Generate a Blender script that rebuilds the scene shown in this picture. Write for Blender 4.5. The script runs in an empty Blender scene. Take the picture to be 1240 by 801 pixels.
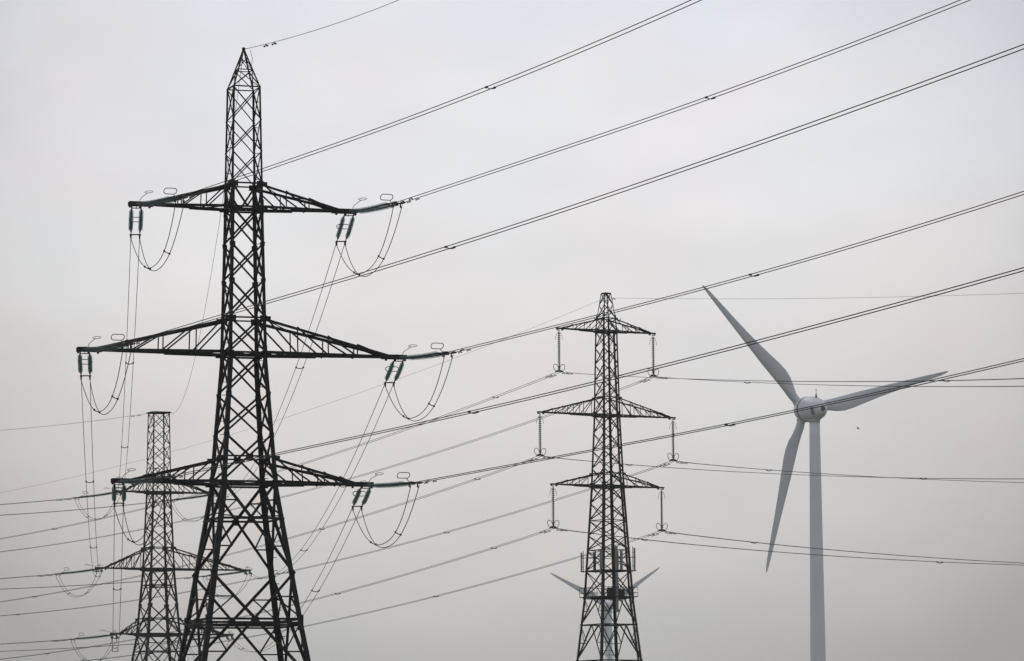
import bpy, math, random
from mathutils import Vector, Matrix
R = math.radians
random.seed(7)

# ------------------------------------------------------------------ camera
scn = bpy.context.scene
col = scn.collection
FPX, HOR, ROLL = 5000.0, 935.0, 0.0065          # focal length and horizon in pixels of the 1240x801 photograph
PITCH = math.atan((HOR - 400.5) / FPX)
cam_d = bpy.data.cameras.new("camera")
cam = bpy.data.objects.new("camera", cam_d)
col.objects.link(cam)
cam_d.sensor_fit = 'HORIZONTAL'
cam_d.sensor_width = 36.0
cam_d.lens = 36.0 * FPX / 1240.0
cam_d.clip_start, cam_d.clip_end = 0.5, 30000.0
EYE = Vector((0, 0, 1.7))
_R0, _F, _U0 = Vector((1, 0, 0)), Vector((0, math.cos(PITCH), math.sin(PITCH))), Vector((0, -math.sin(PITCH), math.cos(PITCH)))
_R = _R0 * math.cos(ROLL) - _U0 * math.sin(ROLL)
_U = _U0 * math.cos(ROLL) + _R0 * math.sin(ROLL)
m = Matrix((_R, _U, -_F)).transposed().to_4x4()
m.translation = EYE
cam.matrix_world = m
scn.camera = cam


def at(px, py, Y):
    """World point at depth Y seen at a pixel of the photograph: used to survey where things stand."""
    d = _F + _R * ((px - 620) / FPX) - _U * ((py - 400.5) / FPX)
    return EYE + d * (Y / d.y)


def proj(P):
    d = P - EYE
    z = d.dot(_F)
    return 620 + FPX * d.dot(_R) / z, 400.5 - FPX * d.dot(_U) / z


# ------------------------------------------------------------------ sky, sun, exposure
SUN_EL, SUN_AZ = 42.0, -32.0                      # sun ahead and to the left, veiled by cloud
world = bpy.data.worlds.new("World")
scn.world = world
world.use_nodes = True
nt = world.node_tree
nt.nodes.clear()
N = nt.nodes.new
out = N('ShaderNodeOutputWorld')
bg = N('ShaderNodeBackground')
bg.inputs['Strength'].default_value = 0.12
nt.links.new(bg.outputs[0], out.inputs[0])
sky = N('ShaderNodeTexSky')
sky.sky_type = 'NISHITA'
sky.sun_disc = False
sky.sun_elevation, sky.sun_rotation = R(SUN_EL), R(SUN_AZ)
sky.air_density, sky.dust_density = 1.0, 3.0
tc = N('ShaderNodeTexCoord')
sep = N('ShaderNodeSeparateXYZ')
nt.links.new(tc.outputs['Generated'], sep.inputs[0])
ramp = N('ShaderNodeValToRGB')
nt.links.new(sep.outputs['Z'], ramp.inputs[0])
cr = ramp.color_ramp
cr.interpolation = 'B_SPLINE'
STOPS = [(0.0, (.60, .59, .575)), (0.034, (.725, .715, .695)), (0.067, (.755, .72, .705)), (0.106, (.835, .81, .81)),
         (0.134, (.86, .86, .87)), (0.181, (.82, .83, .905)), (0.5, (.80, .82, .88)), (1.0, (.82, .84, .90))]
while len(cr.elements) < len(STOPS):
    cr.elements.new(0.5)
for e, (p, c) in zip(cr.elements, STOPS):
    e.position = p
    e.color = (*c, 1)


def world_noise(scale, squash, detail, lo, hi, seed):
    mp = N('ShaderNodeMapping')
    mp.inputs['Scale'].default_value = (scale, scale, scale * squash)
    mp.inputs['Location'].default_value = (seed, seed * .7, seed * .3)
    nt.links.new(tc.outputs['Generated'], mp.inputs[0])
    no = N('ShaderNodeTexNoise')
    no.inputs['Scale'].default_value = 1.0
    no.inputs['Detail'].default_value = detail
    no.inputs['Roughness'].default_value = 0.45
    nt.links.new(mp.outputs[0], no.inputs['Vector'])
    mr = N('ShaderNodeMapRange')
    mr.inputs['From Min'].default_value, mr.inputs['From Max'].default_value = .3, .7
    mr.inputs['To Min'].default_value, mr.inputs['To Max'].default_value = lo, hi
    nt.links.new(no.outputs['Fac'], mr.inputs['Value'])
    return mr.outputs[0]


def wmix(kind, fac, a, b):
    mx = N('ShaderNodeMix')
    mx.data_type = 'RGBA'
    mx.blend_type = kind
    for inp, v in ((mx.inputs[0], fac), (mx.inputs[6], a), (mx.inputs[7], b)):
        if isinstance(v, (int, float)):
            inp.default_value = v
        elif isinstance(v, tuple):
            inp.default_value = (*v, 1)
        else:
            nt.links.new(v, inp)
    return mx.outputs[2]


def wmath(op, a, b=None, c=None):
    n = N('ShaderNodeMath')
    n.operation = op
    for i, v in enumerate((a, b, c)):
        if v is None:
            continue
        if isinstance(v, (int, float)):
            n.inputs[i].default_value = v
        else:
            nt.links.new(v, n.inputs[i])
    return n.outputs[0]


# cloud sheet: broad soft bands, a faint warm / cool drift; plus an added bright lobe ahead, lens vignetting put into the sky colour
bands = wmath('MULTIPLY', world_noise(8, 3.0, 3, .965, 1.035, 3.1), world_noise(30, 2.2, 5, .97, 1.03, 7.7))
tint_f = world_noise(20, 1.8, 4, 0, 1, 11.4)
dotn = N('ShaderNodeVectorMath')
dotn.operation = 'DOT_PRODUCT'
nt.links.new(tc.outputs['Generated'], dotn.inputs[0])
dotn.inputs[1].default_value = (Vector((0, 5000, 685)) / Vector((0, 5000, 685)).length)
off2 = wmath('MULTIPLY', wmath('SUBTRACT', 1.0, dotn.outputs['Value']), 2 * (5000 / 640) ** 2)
lobe = wmath('MAXIMUM', wmath('SUBTRACT', 1.0, wmath('MULTIPLY', wmath('MULTIPLY', off2, off2), .19)), .60)  # invented falloff: sky dimmed away from the view, darkening camera-facing sides
c1 = wmix('MULTIPLY', 1.0, ramp.outputs[0], wmix('MIX', tint_f, (1.028, .988, .975), (.978, 1.006, 1.014)))
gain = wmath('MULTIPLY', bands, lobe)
cg = N('ShaderNodeVectorMath')
cg.operation = 'SCALE'
nt.links.new(c1, cg.inputs[0])
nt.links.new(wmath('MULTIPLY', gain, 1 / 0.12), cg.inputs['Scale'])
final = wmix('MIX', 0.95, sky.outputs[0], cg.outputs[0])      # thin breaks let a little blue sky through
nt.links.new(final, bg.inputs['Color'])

sun_d = bpy.data.lights.new("sun", 'SUN')
sun_d.energy = 0.6
sun_d.angle = R(25)
sun_d.color = (1.0, .96, .9)
sun = bpy.data.objects.new("sun", sun_d)
col.objects.link(sun)
# Nishita: rotation measured clockwise from +Y
sd = Vector((math.sin(R(SUN_AZ)) * math.cos(R(SUN_EL)), math.cos(R(SUN_AZ)) * math.cos(R(SUN_EL)), math.sin(R(SUN_EL))))
sun.rotation_euler = sd.to_track_quat('Z', 'Y').to_euler()
sun.location = (-60, -60, 90)

scn.view_settings.view_transform = 'Standard'
scn.view_settings.look = 'None'
scn.view_settings.exposure = 0.0
scn.view_settings.gamma = 1.0
scn.view_settings.use_curve_mapping = False
scn.cycles.use_denoising = True
scn.cycles.denoiser = "OPENIMAGEDENOISE"
scn.cycles.denoising_input_passes = "RGB_ALBEDO_NORMAL"
scn.cycles.denoising_prefilter = "ACCURATE"
scn.cycles.volume_bounces = 1
scn.cycles.max_bounces = 6
scn.cycles.transparent_max_bounces = 48


# ------------------------------------------------------------------ helpers
def tag(o, label=None, cat=None, group=None, kind=None):
    for k, v in (('label', label), ('category', cat), ('group', group), ('kind', kind)):
        if v:
            o[k] = v
    return o


def empty(name, M):
    o = bpy.data.objects.new(name, None)
    col.objects.link(o)
    o.matrix_world = M if isinstance(M, Matrix) else Matrix.Translation(M)
    o.empty_display_size = 0.5
    return o


class MB:
    def __init__(s):
        s.v, s.f, s.sm = [], [], False

    def add(s, vs, fs):
        b = len(s.v)
        s.v += [tuple(x) for x in vs]
        s.f += [tuple(b + i for i in f) for f in fs]

    def prism(s, p, q, prof, xa, ya):
        n = len(prof)
        vs = [p + xa * x + ya * y for x, y in prof] + [q + xa * x + ya * y for x, y in prof]
        fs = [(i, (i + 1) % n, n + (i + 1) % n, n + i) for i in range(n)]
        fs += [tuple(range(n))[::-1], tuple(range(n, 2 * n))]
        s.add(vs, fs)

    def angle(s, p, q, a, t, n1, n2=None):
        """An L-section steel angle from p to q: heel on the line, one flange towards n1."""
        p, q = Vector(p), Vector(q)
        d = (q - p).normalized()
        x = Vector(n1)
        x = (x - d * x.dot(d)).normalized()
        y = d.cross(x)
        if n2 is not None and y.dot(Vector(n2)) < 0:
            y = -y
        s.prism(p, q, [(0, 0), (a, 0), (a, t), (t, t), (t, a), (0, a)], x, y)

    def bar(s, p, q, w, h, n1):
        p, q = Vector(p), Vector(q)
        d = (q - p).normalized()
        x = Vector(n1)
        x = (x - d * x.dot(d)).normalized()
        y = d.cross(x)
        s.prism(p, q, [(-w / 2, -h / 2), (w / 2, -h / 2), (w / 2, h / 2), (-w / 2, h / 2)], x, y)

    def tube(s, pts, r, n=6, close=False):
        pts = [Vector(p) for p in pts]
        rings = []
        L = len(pts)
        prev = None
        for i, p in enumerate(pts):
            if close:
                d = pts[(i + 1) % L] - pts[i - 1]
            else:
                d = pts[min(i + 1, L - 1)] - pts[max(i - 1, 0)]
            d.normalize()
            if prev is None:
                u = d.orthogonal().normalized()
            else:
                u = (prev - d * prev.dot(d)).normalized()
            prev = u
            w = d.cross(u)
            rr = r[i] if isinstance(r, (list, tuple)) else r
            rings.append([p + (u * math.cos(a) + w * math.sin(a)) * rr for a in (2 * math.pi * k / n for k in range(n))])
        vs = [v for g in rings for v in g]
        fs = []
        for i in range(L if close else L - 1):
            j = (i + 1) % L
            for k in range(n):
                fs.append((i * n + k, i * n + (k + 1) % n, j * n + (k + 1) % n, j * n + k))
        if not close:
            fs += [tuple(range(n))[::-1], tuple(range((L - 1) * n, L * n))]
        s.add(vs, fs)

    def lathe(s, prof, M, n=12):
        """Revolve (x along axis, r) about local X, placed by matrix M."""
        vs, fs = [], []
        for x, r in prof:
            for k in range(n):
                a = 2 * math.pi * k / n
                vs.append(M @ Vector((x, r * math.cos(a), r * math.sin(a))))
        for i in range(len(prof) - 1):
            for k in range(n):
                fs.append((i * n + k, i * n + (k + 1) % n, (i + 1) * n + (k + 1) % n, (i + 1) * n + k))
        fs += [tuple(range(n))[::-1], tuple(range((len(prof) - 1) * n, len(prof) * n))]
        s.add(vs, fs)

    def box(s, c, sx, sy, sz):
        c = Vector(c)
        s.bar(c - Vector((0, 0, sz / 2)), c + Vector((0, 0, sz / 2)), sx, sy, (1, 0, 0))

    def build(s, name, mat, parent=None, smooth=False):
        me = bpy.data.meshes.new(name)
        me.from_pydata(s.v, [], s.f)
        me.update()
        me.materials.append(mat)
        if smooth:
            me.polygons.foreach_set('use_smooth', [True] * len(me.polygons))
        o = bpy.data.objects.new(name, me)
        col.objects.link(o)
        if parent is not None:
            o.parent = parent
        return o


def copy_tree(o, parent=None):
    c = o.copy()
    col.objects.link(c)
    if parent is not None:
        c.parent = parent
    for ch in list(o.children):
        copy_tree(ch, c)
    return c


def frame_at(P, d):
    """Matrix with X along d, Y horizontal across it, Z up."""
    x = Vector(d).normalized()
    y = Vector((0, 0, 1)).cross(x).normalized()
    z = x.cross(y)
    M = Matrix((x, y, z)).transposed().to_4x4()
    M.translation = P
    return M


# ------------------------------------------------------------------ materials
def material(name, base, rough=.6, metal=0.0, var=.25, scale=1.5, dirt=None, dirt_amt=.5, spec=.4, bump=0.0, stretch=(1, 1, 1), coord='Object'):
    mt = bpy.data.materials.new(name)
    mt.use_nodes = True
    t = mt.node_tree
    b = t.nodes['Principled BSDF']
    b.inputs['Roughness'].default_value = rough
    b.inputs['Metallic'].default_value = metal
    b.inputs['Specular IOR Level'].default_value = spec
    c = t.nodes.new('ShaderNodeTexCoord')
    mp = t.nodes.new('ShaderNodeMapping')
    mp.inputs['Scale'].default_value = stretch
    t.links.new(c.outputs[coord], mp.inputs[0])
    n1 = t.nodes.new('ShaderNodeTexNoise')
    n1.inputs['Scale'].default_value = scale
    n1.inputs['Detail'].default_value = 6
    t.links.new(mp.outputs[0], n1.inputs['Vector'])
    rp = t.nodes.new('ShaderNodeValToRGB')
    rp.color_ramp.elements[0].position, rp.color_ramp.elements[1].position = .3, .7
    rp.color_ramp.elements[0].color = (*[x * (1 - var) for x in base], 1)
    rp.color_ramp.elements[1].color = (*[min(1, x * (1 + var)) for x in base], 1)
    t.links.new(n1.outputs['Fac'], rp.inputs[0])
    colr = rp.outputs[0]
    if dirt:
        n2 = t.nodes.new('ShaderNodeTexNoise')
        n2.inputs['Scale'].default_value = scale * .35
        n2.inputs['Detail'].default_value = 8
        n2.inputs['Roughness'].default_value = .65
        t.links.new(mp.outputs[0], n2.inputs['Vector'])
        mr = t.nodes.new('ShaderNodeMapRange')
        mr.inputs['From Min'].default_value, mr.inputs['From Max'].default_value = .52, .72
        mr.inputs['To Max'].default_value = dirt_amt
        t.links.new(n2.outputs['Fac'], mr.inputs['Value'])
        mx = t.nodes.new('ShaderNodeMix')
        mx.data_type = 'RGBA'
        t.links.new(mr.outputs[0], mx.inputs[0])
        t.links.new(colr, mx.inputs[6])
        mx.inputs[7].default_value = (*dirt, 1)
        colr = mx.outputs[2]
    t.links.new(colr, b.inputs['Base Color'])
    if bump:
        bp = t.nodes.new('ShaderNodeBump')
        bp.inputs['Strength'].default_value = bump
        t.links.new(n1.outputs['Fac'], bp.inputs['Height'])
        t.links.new(bp.outputs[0], b.inputs['Normal'])
    return mt


M_STEEL = material("weathered_dark_steel", (.0125, .013, .0145), .7, 0, .4, 1.2, dirt=(.026, .0245, .0235), dirt_amt=.6, spec=.2)
M_STEEL2 = material("weathered_grey_steel", (.016, .0165, .018), .7, 0, .3, .8, dirt=(.026, .023, .02), dirt_amt=.4, spec=.2)
M_FIT = material("galvanised_fittings", (.028, .029, .031), .6, 0, .25, 4, spec=.25)
M_WIRE = material("aluminium_conductor", (.018, .0185, .02), .6, 0, .2, .6, spec=.2)
M_GLASS = material("teal_glass", (.22, .275, .275), .2, 0, .2, 5, spec=.6)
# toughened glass lets light through: each disc passes part of the light behind it, a whole stack goes dark
_t = M_GLASS.node_tree
_tr, _mx = _t.nodes.new('ShaderNodeBsdfTransparent'), _t.nodes.new('ShaderNodeMixShader')
_tr.inputs['Color'].default_value = (.955, .975, .975, 1)
_mx.inputs[0].default_value = .15
_t.links.new(_tr.outputs[0], _mx.inputs[1])
_t.links.new(_t.nodes['Principled BSDF'].outputs[0], _mx.inputs[2])
_t.links.new(_mx.outputs[0], _t.nodes['Material Output'].inputs['Surface'])
M_PORC = material("brown_porcelain", (.06, .058, .058), .25, 0, .25, 5, spec=.5)
M_TURB = material("white_turbine_paint", (.72, .745, .80), .5, 0, .05, .25, dirt=(.56, .575, .60), dirt_amt=.35, stretch=(1, 1, .25))
M_BLADE = material("white_blade_gelcoat", (.60, .63, .69), .45, 0, .05, .3, dirt=(.48, .50, .53), dirt_amt=.35)
M_DARK = material("dark_vent_grille", (.05, .053, .06), .6)
M_HATCH = material("grey_hatch_paint", (.19, .205, .23), .6)
M_ANT = material("antenna_radome_grey", (.2, .21, .22), .5, 0, .08, 2)
M_CONC = material("concrete_footing", (.30, .29, .27), .9, 0, .2, 2, bump=.3)
M_BIRD = material("bird_feathers", (.06, .06, .065), .8, 0, .4, 9)
M_GRASS = material("rough_grass", (.065, .085, .035), .95, 0, .5, .05, dirt=(.11, .10, .055), dirt_amt=.7, bump=.4)

# ------------------------------------------------------------------ ground and haze
g = MB()
GX, GN = 3500.0, 28
gv, gf = [], []
for j in range(GN + 1):
    for i in range(GN + 1):
        x, y = -GX + 2 * GX * i / GN, -1500 + 6000 * j / GN
        gv.append((x, y, 0.0))
for j in range(GN):
    for i in range(GN):
        a = j * (GN + 1) + i
        gf.append((a, a + 1, a + GN + 2, a + GN + 1))
g.add(gv, gf)
tag(g.build('ground', M_GRASS), 'rough green and brown grass field under the pylons', 'ground', kind='structure')

hz = MB()
hz.box((0, 1500, 69.5), 7400, 6400, 141)
hm = bpy.data.materials.new("haze_air")
hm.use_nodes = True
ht = hm.node_tree
ht.nodes.clear()
ho = ht.nodes.new('ShaderNodeOutputMaterial')
hv = ht.nodes.new('ShaderNodeVolumePrincipled')
hv.inputs['Color'].default_value = (.97, .975, .98, 1)
hv.inputs['Density'].default_value = 0.00013
ht.links.new(hv.outputs[0], ho.inputs['Volume'])
haze = tag(hz.build('haze', hm), 'pale thin haze filling the air over the field', 'haze', kind='stuff')

# ------------------------------------------------------------------ lattice pylons
ZUP = Vector((0, 0, 1))


class Body:
    """Square tapering lattice body in local axes: x along the arms, y along the line."""
    def __init__(s, lv):
        s.lv = sorted(lv)

    def hw(s, z):
        lv = s.lv
        for (z0, w0), (z1, w1) in zip(lv, lv[1:]):
            if z <= z1:
                return (w0 + (w1 - w0) * (z - z0) / (z1 - z0)) / 2
        return lv[-1][1] / 2

    def c(s, sx, sy, z):
        h = s.hw(z)
        return Vector((sx * h, sy * h, z))


FACES = [((-1, -1), (1, -1), Vector((0, -1, 0))), ((1, 1), (-1, 1), Vector((0, 1, 0))),
         ((-1, 1), (-1, -1), Vector((-1, 0, 0))), ((1, -1), (1, 1), Vector((1, 0, 0)))]


def gusset(mb, p, n, size):
    """Thin bolted plate lying in the face with outward normal n."""
    n = Vector(n)
    mb.bar(p + n * .006, p + n * .03, size, size * .8, Vector((n.y, -n.x, 0)))


def legs(root, body, ztop, sizes, mat, bolts=True, plinth=True):
    """sizes: list of (z_low, flange) from the top down."""
    for sx in (-1, 1):
        for sy in (-1, 1):
            mb = MB()
            zs = sorted({0.0, ztop} | {z for z, _ in body.lv if 0 < z < ztop} | {z for z, _ in sizes if 0 < z < ztop})
            for z0, z1 in zip(zs, zs[1:]):
                a = next(s for zl, s in sizes if (z0 + z1) / 2 >= zl)
                mb.angle(body.c(sx, sy, z0 - (.25 if z0 > 0 else -.3)), body.c(sx, sy, z1), a, a * .13, (-sx, 0, 0), (0, -sy, 0))
            # splice plates where the section changes
            for z, _ in body.lv:
                if 1 < z < ztop - 1:
                    a = next(s for zl, s in sizes if z >= zl)
                    p = body.c(sx, sy, z)
                    mb.box(p + Vector((-sx * a * .5, sy * .015, 0)), a * 1.05, .025, .9)
                    mb.box(p + Vector((sx * .015, -sy * a * .5, 0)), .025, a * 1.05, .9)
            if bolts and sx == sy:
                z, k = 3.2, 0
                while z < ztop - .4:
                    p = body.c(sx, sy, z)
                    dv = Vector((sx * .30, 0, 0)) if k % 2 else Vector((0, sy * .30, 0))
                    mb.tube([p - dv * .2, p + dv], .021, 5)
                    z += .38
                    k += 1
            lg = mb.build('leg', mat, root)
            if plinth:
                pb = MB()
                p = body.c(sx, sy, 0)
                pb.prism(Vector((p.x, p.y, -.4)), Vector((p.x, p.y, .45)), [(-.5, -.5), (.5, -.5), (.5, .5), (-.5, .5)], Vector((1, 0, 0)), Vector((0, 1, 0)))
                pb.build('footing', M_CONC, lg)


def brace_face(mb, body, panels, A, B, n):
    """panels: (z0, z1, kind, flange). kinds: X, XH (bar through the crossing), XR (also redundants), V, A, H, HH."""
    for z0, z1, kind, a in panels:
        t = a * .14
        lo0, lo1, hi0, hi1 = body.c(*A, z0), body.c(*B, z0), body.c(*A, z1), body.c(*B, z1)
        inn = -n * .02
        if kind[0] == 'X':
            mb.angle(lo0 + inn, hi1 + inn, a, t, -n, ZUP)
            mb.angle(lo1 - n * (.02 + t * 1.6), hi0 - n * (.02 + t * 1.6), a, t, -n, ZUP)
            f = (lo1 - lo0).length / ((lo1 - lo0).length + (hi1 - hi0).length)
            X = lo0.lerp(hi1, f)
            zx = z0 + (z1 - z0) * f
            if kind in ('XH', 'XR'):
                mb.angle(body.c(*A, zx) + inn * 3, body.c(*B, zx) + inn * 3, a * .8, t, -n, ZUP)
                gusset(mb, X, n, .42)
            if kind == 'XR':
                for P, Q, q in ((lo0, hi0, 1), (lo1, hi1, 1)):
                    other = hi1 if P is lo0 else hi0
                    for fr in (.5,):
                        m1 = P.lerp(other, f * fr)
                        l1 = P.lerp(Q, f * fr)
                        mb.angle(m1 + inn * 2, l1 + inn * 2, a * .5, t * .8, -n, ZUP)
                        mb.angle(m1 + inn * 2, P.lerp(Q, f) + inn * 2, a * .5, t * .8, -n, ZUP)
                    dn = lo1 if P is lo0 else lo0
                    m2 = X.lerp(Q, .5)
                    l2 = P.lerp(Q, f + (1 - f) * .5)
                    mb.angle(m2 + inn * 2, l2 + inn * 2, a * .5, t * .8, -n, ZUP)
                    mb.angle(m2 + inn * 2, P.lerp(Q, f) + inn * 2, a * .5, t * .8, -n, ZUP)
        elif kind == 'V':      # corners above to the middle of the bar below
            md = (lo0 + lo1) / 2
            mb.angle(hi0 + inn, md + inn, a, t, -n, ZUP)
            mb.angle(hi1 + inn, md + inn, a, t, -n, ZUP)
        elif kind == 'A':      # middle of the bar above to the corners below
            md = (hi0 + hi1) / 2
            mb.angle(lo0 + inn, md + inn, a, t, -n, ZUP)
            mb.angle(lo1 + inn, md + inn, a, t, -n, ZUP)
            for P, Q in ((lo0, hi0), (lo1, hi1)):
                mb.angle(P.lerp(md, .5) + inn * 2, P.lerp(Q, .5) + inn * 2, a * .6, t * .8, -n, ZUP)
                mb.angle(P.lerp(md, .5) + inn * 2, Q + inn * 2, a * .6, t * .8, -n, ZUP)
        elif kind == 'H':
            mb.angle(lo0 - n * .01, lo1 - n * .01, a, t, -n, ZUP)
        elif kind == 'HH':     # heavy double belt
            mb.angle(lo0 + n * .02, lo1 + n * .02, a, t, ZUP, -n)
            mb.angle(lo0 - n * .05 + ZUP * -.03, lo1 - n * .05 + ZUP * -.03, a, t, -ZUP, -n)


def plan_x(mb, body, z, a):
    """Diaphragm bracing across the body, seen from below."""
    mb.angle(body.c(-1, -1, z), body.c(1, 1, z), a, a * .14, ZUP)
    mb.angle(body.c(1, -1, z - .03), body.c(-1, 1, z - .03), a, a * .14, ZUP)


def crossarm(root, body, side, L, zb, zt, fr, ch, br, mat, tipw=.34, tip_len=.95, tip_h=.26, name='crossarm'):
    """Pyramid arm: two bottom chords, two top chords, verticals and diagonals on both faces, laced underside."""
    mb = MB()
    hb, htp = body.hw(zb), body.hw(zt)
    xt = L - tip_len
    B0 = {y: Vector((side * hb, y * hb, zb)) for y in (-1, 1)}
    T0 = {y: Vector((side * htp, y * htp, zt)) for y in (-1, 1)}
    B1 = {y: Vector((side * xt, y * tipw / 2, zb)) for y in (-1, 1)}
    T1 = {y: Vector((side * xt, y * tipw / 2, zb + .22)) for y in (-1, 1)}
    t = ch * .16
    for y in (-1, 1):
        mb.angle(B0[y] - Vector((side * .3, 0, 0)), B1[y], ch, t, ZUP, (0, -y, 0))
        mb.angle(T0[y], T1[y], ch, t, -ZUP, (0, -y, 0))
        # stiffer, lapped bottom chord near the body
        mb.angle(B0[y].lerp(B1[y], 0) + Vector((0, y * .03, -.03)), B0[y].lerp(B1[y], .45) + Vector((0, y * .03, -.03)), ch, t, ZUP, (0, y, 0))
        nodes = [0] + list(fr) + [1]
        for k, f in enumerate(nodes[1:-1]):
            mb.angle(B0[y].lerp(B1[y], f), T0[y].lerp(T1[y], f), br * .75, br * .11, (side, 0, 0))
        for f0, f1 in zip(nodes, nodes[1:]):
            mb.angle(T0[y].lerp(T1[y], f0), B0[y].lerp(B1[y], f1), br, br * .13, (0, -y, 0))
        for P in (T0[y], B0[y]):
            gusset(mb, P + Vector((side * .12, 0, 0)), (0, y, 0), ch * 2.0)
    nodes = [0] + list(fr) + [1]
    for k, (f0, f1) in enumerate(zip(nodes, nodes[1:])):
        y = 1 if k % 2 else -1
        mb.angle(B0[y].lerp(B1[y], f0) + ZUP * .04, B0[-y].lerp(B1[-y], f1) + ZUP * .04, br * .8, br * .1, ZUP)
        mb.angle(B0[-1].lerp(B1[-1], f1) + ZUP * .05, B0[1].lerp(B1[1], f1) + ZUP * .05, br * .8, br * .1, ZUP)
        mb.angle(T0[y].lerp(T1[y], f0) - ZUP * .05, T0[-y].lerp(T1[-y], f1) - ZUP * .05, br * .7, br * .1, -ZUP)
    arm = mb.build(name, mat, root)
    tb = MB()
    for y in (-1, 1):
        tb.bar(Vector((side * (xt - .35), y * (tipw / 2 + .02), zb + .08)), Vector((side * (L + .18), y * (tipw / 2 + .02), zb + .08)), .03, tip_h, (0, 1, 0))
    for x in (xt, L - .57, L):
        tb.bar(Vector((side * x, -tipw / 2, zb + .06)), Vector((side * x, tipw / 2, zb + .06)), .1, tip_h * .75, (1, 0, 0))
    for x in (xt - .1, L - .5, L + .1):
        tb.box((side * x, 0, zb - .08), .12, .1, .14)
    tb.build('tip_beam', mat, arm)
    return arm


def pylon_frame(px, py, Y, theta):
    P = at(px, py, Y)
    return Matrix.Translation((P.x, Y, 0)) @ Matrix.Rotation(R(theta), 4, 'Z'), P.x


# ---- the near pylon
D1, S1, TH1 = 238.0, 21.0, 17.5
MX1, X1 = pylon_frame(294.9, 400, D1, TH1)


def z1(py):
    return at(294.3, py, D1).z


pylon_near = empty('lattice_pylon', MX1)
tag(pylon_near, 'tall black steel lattice pylon with pointed peak, nearest and largest', 'pylon')
b1 = Body([(0, 190 / S1), (z1(756), 118 / S1), (z1(586), 67.6 / S1), (z1(430), 46.8 / S1), (z1(253), 39.8 / S1), (z1(107.7), 34.6 / S1)])
zc = z1(107.7)
legs(pylon_near, b1, zc, [(z1(225), .11), (z1(430), .185), (z1(586), .25), (-1, .30)], M_STEEL)
pan = [(z1(147.6), zc, 'X', 0.064), (z1(185.8), z1(147.6), 'X', 0.064), (z1(224.9), z1(185.8), 'X', 0.066), (z1(107.7), zc, 'H', .07),
       (z1(253.4), z1(224.9), 'V', 0.104), (z1(224.9), 0, 'H', .09), (z1(253.4), 0, 'HH', .10),
       (z1(297.4), z1(253.4), 'X', 0.112), (z1(341.4), z1(297.4), 'X', 0.112), (z1(387.5), z1(341.4), 'X', 0.110),
       (z1(387.5), 0, 'H', .09), (z1(429.8), z1(387.5), 'X', 0.110), (z1(429.8), 0, 'HH', .105),
       (z1(478.8), z1(429.8), 'X', 0.116), (z1(528.2), z1(478.8), 'X', 0.116), (z1(586.3), z1(528.2), 'XH', 0.122), (z1(586.3), 0, 'HH', .11),
       (z1(697.8), z1(586.3), 'XR', 0.159), (z1(831), z1(697.8), 'XR', 0.159), (z1(757), 0, 'HH', .10),
       (0.35, z1(831), 'XR', 0.165)]
for A, B, n in FACES:
    mb = MB()
    brace_face(mb, b1, pan, A, B, n)
    for zz in (z1(224.9), z1(387.5)):
        for cc in (A, B):
            dd = B if cc is A else A
            pc, pd = b1.c(*cc, zz), b1.c(*dd, zz)
            gusset(mb, pc + (pd - pc).normalized() * .16, n, .42)
    for zz in (z1(297.4), z1(341.4), z1(478.8), z1(528.2), z1(697.8)):
        for cc in (A, B):
            dd = B if cc is A else A
            pc, pd = b1.c(*cc, zz), b1.c(*dd, zz)
            gusset(mb, pc + (pd - pc).normalized() * .12, n, .28)
    mb.build('face_bracing', M_STEEL, pylon_near)
for py, a in ((253.4, .09), (429.8, .1), (586.3, .1), (756, .1), (626.6, .07)):
    mb = MB()
    plan_x(mb, b1, z1(py), a)
    mb.build('plan_bracing', M_STEEL, pylon_near)
# pointed peak carrying the earth wire
mb = MB()
APEX = Vector((0, 0, z1(60)))
for sx in (-1, 1):
    for sy in (-1, 1):
        mb.angle(b1.c(sx, sy, zc), APEX + Vector((sx * .05, sy * .05, 0)), .08, .012, (-sx, 0, 0), (0, -sy, 0))
zr = z1(86)
fr_ = (zr - zc) / (APEX.z - zc)
for A, B, n in FACES:
    a0, a1 = b1.c(*A, zc), b1.c(*B, zc)
    u0, u1 = a0.lerp(APEX, fr_), a1.lerp(APEX, fr_)
    mb.angle(u0, u1, .052, .009, -n)
    mb.angle(a0, u1, .052, .009, -n)
    mb.angle(a1 - n * .03, u0 - n * .03, .052, .009, -n)
    w0, w1 = a0.lerp(APEX, .78), a1.lerp(APEX, .78)
    mb.angle(u0, w1, .042, .008, -n)
    mb.angle(u1 - n * .02, w0 - n * .02, .042, .008, -n)
mb.box(APEX - ZUP * .02, .16, .16, .24)
mb.tube([APEX + Vector((.35, -.1, -.02)), APEX + Vector((.5, -.1, -.5)), APEX + Vector((.42, -.1, -1.2)), APEX + Vector((.62, -.1, -1.55))], .014, 5)
mb.build('peak', M_STEEL, pylon_near)
ARMS1 = {'top': (6.35, 253.4, 224.9, (.3, .6), .14, .075), 'middle': (9.34, 429.8, 387.5, (.25, .5, .74), .16, .085), 'bottom': (7.30, 586.3, 556.4, (.32, .6, .8), .15, .08)}
TIPS1 = {}
for lvl, (L, yb, yt, fr, ch, br) in ARMS1.items():
    for side in (-1, 1):
        crossarm(pylon_near, b1, side, L + .28, z1(yb), z1(yt), fr, ch, br, M_STEEL)
        TIPS1[lvl, side] = MX1 @ Vector((side * L, 0, z1(yb) - .12))

# ---- the pylon behind it
D2, S2, TH2 = 476.0, 10.5, 25.0
MX2, X2 = pylon_frame(192, 640, D2, TH2)


def z2(py):
    return at(192, py, D2).z


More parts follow.
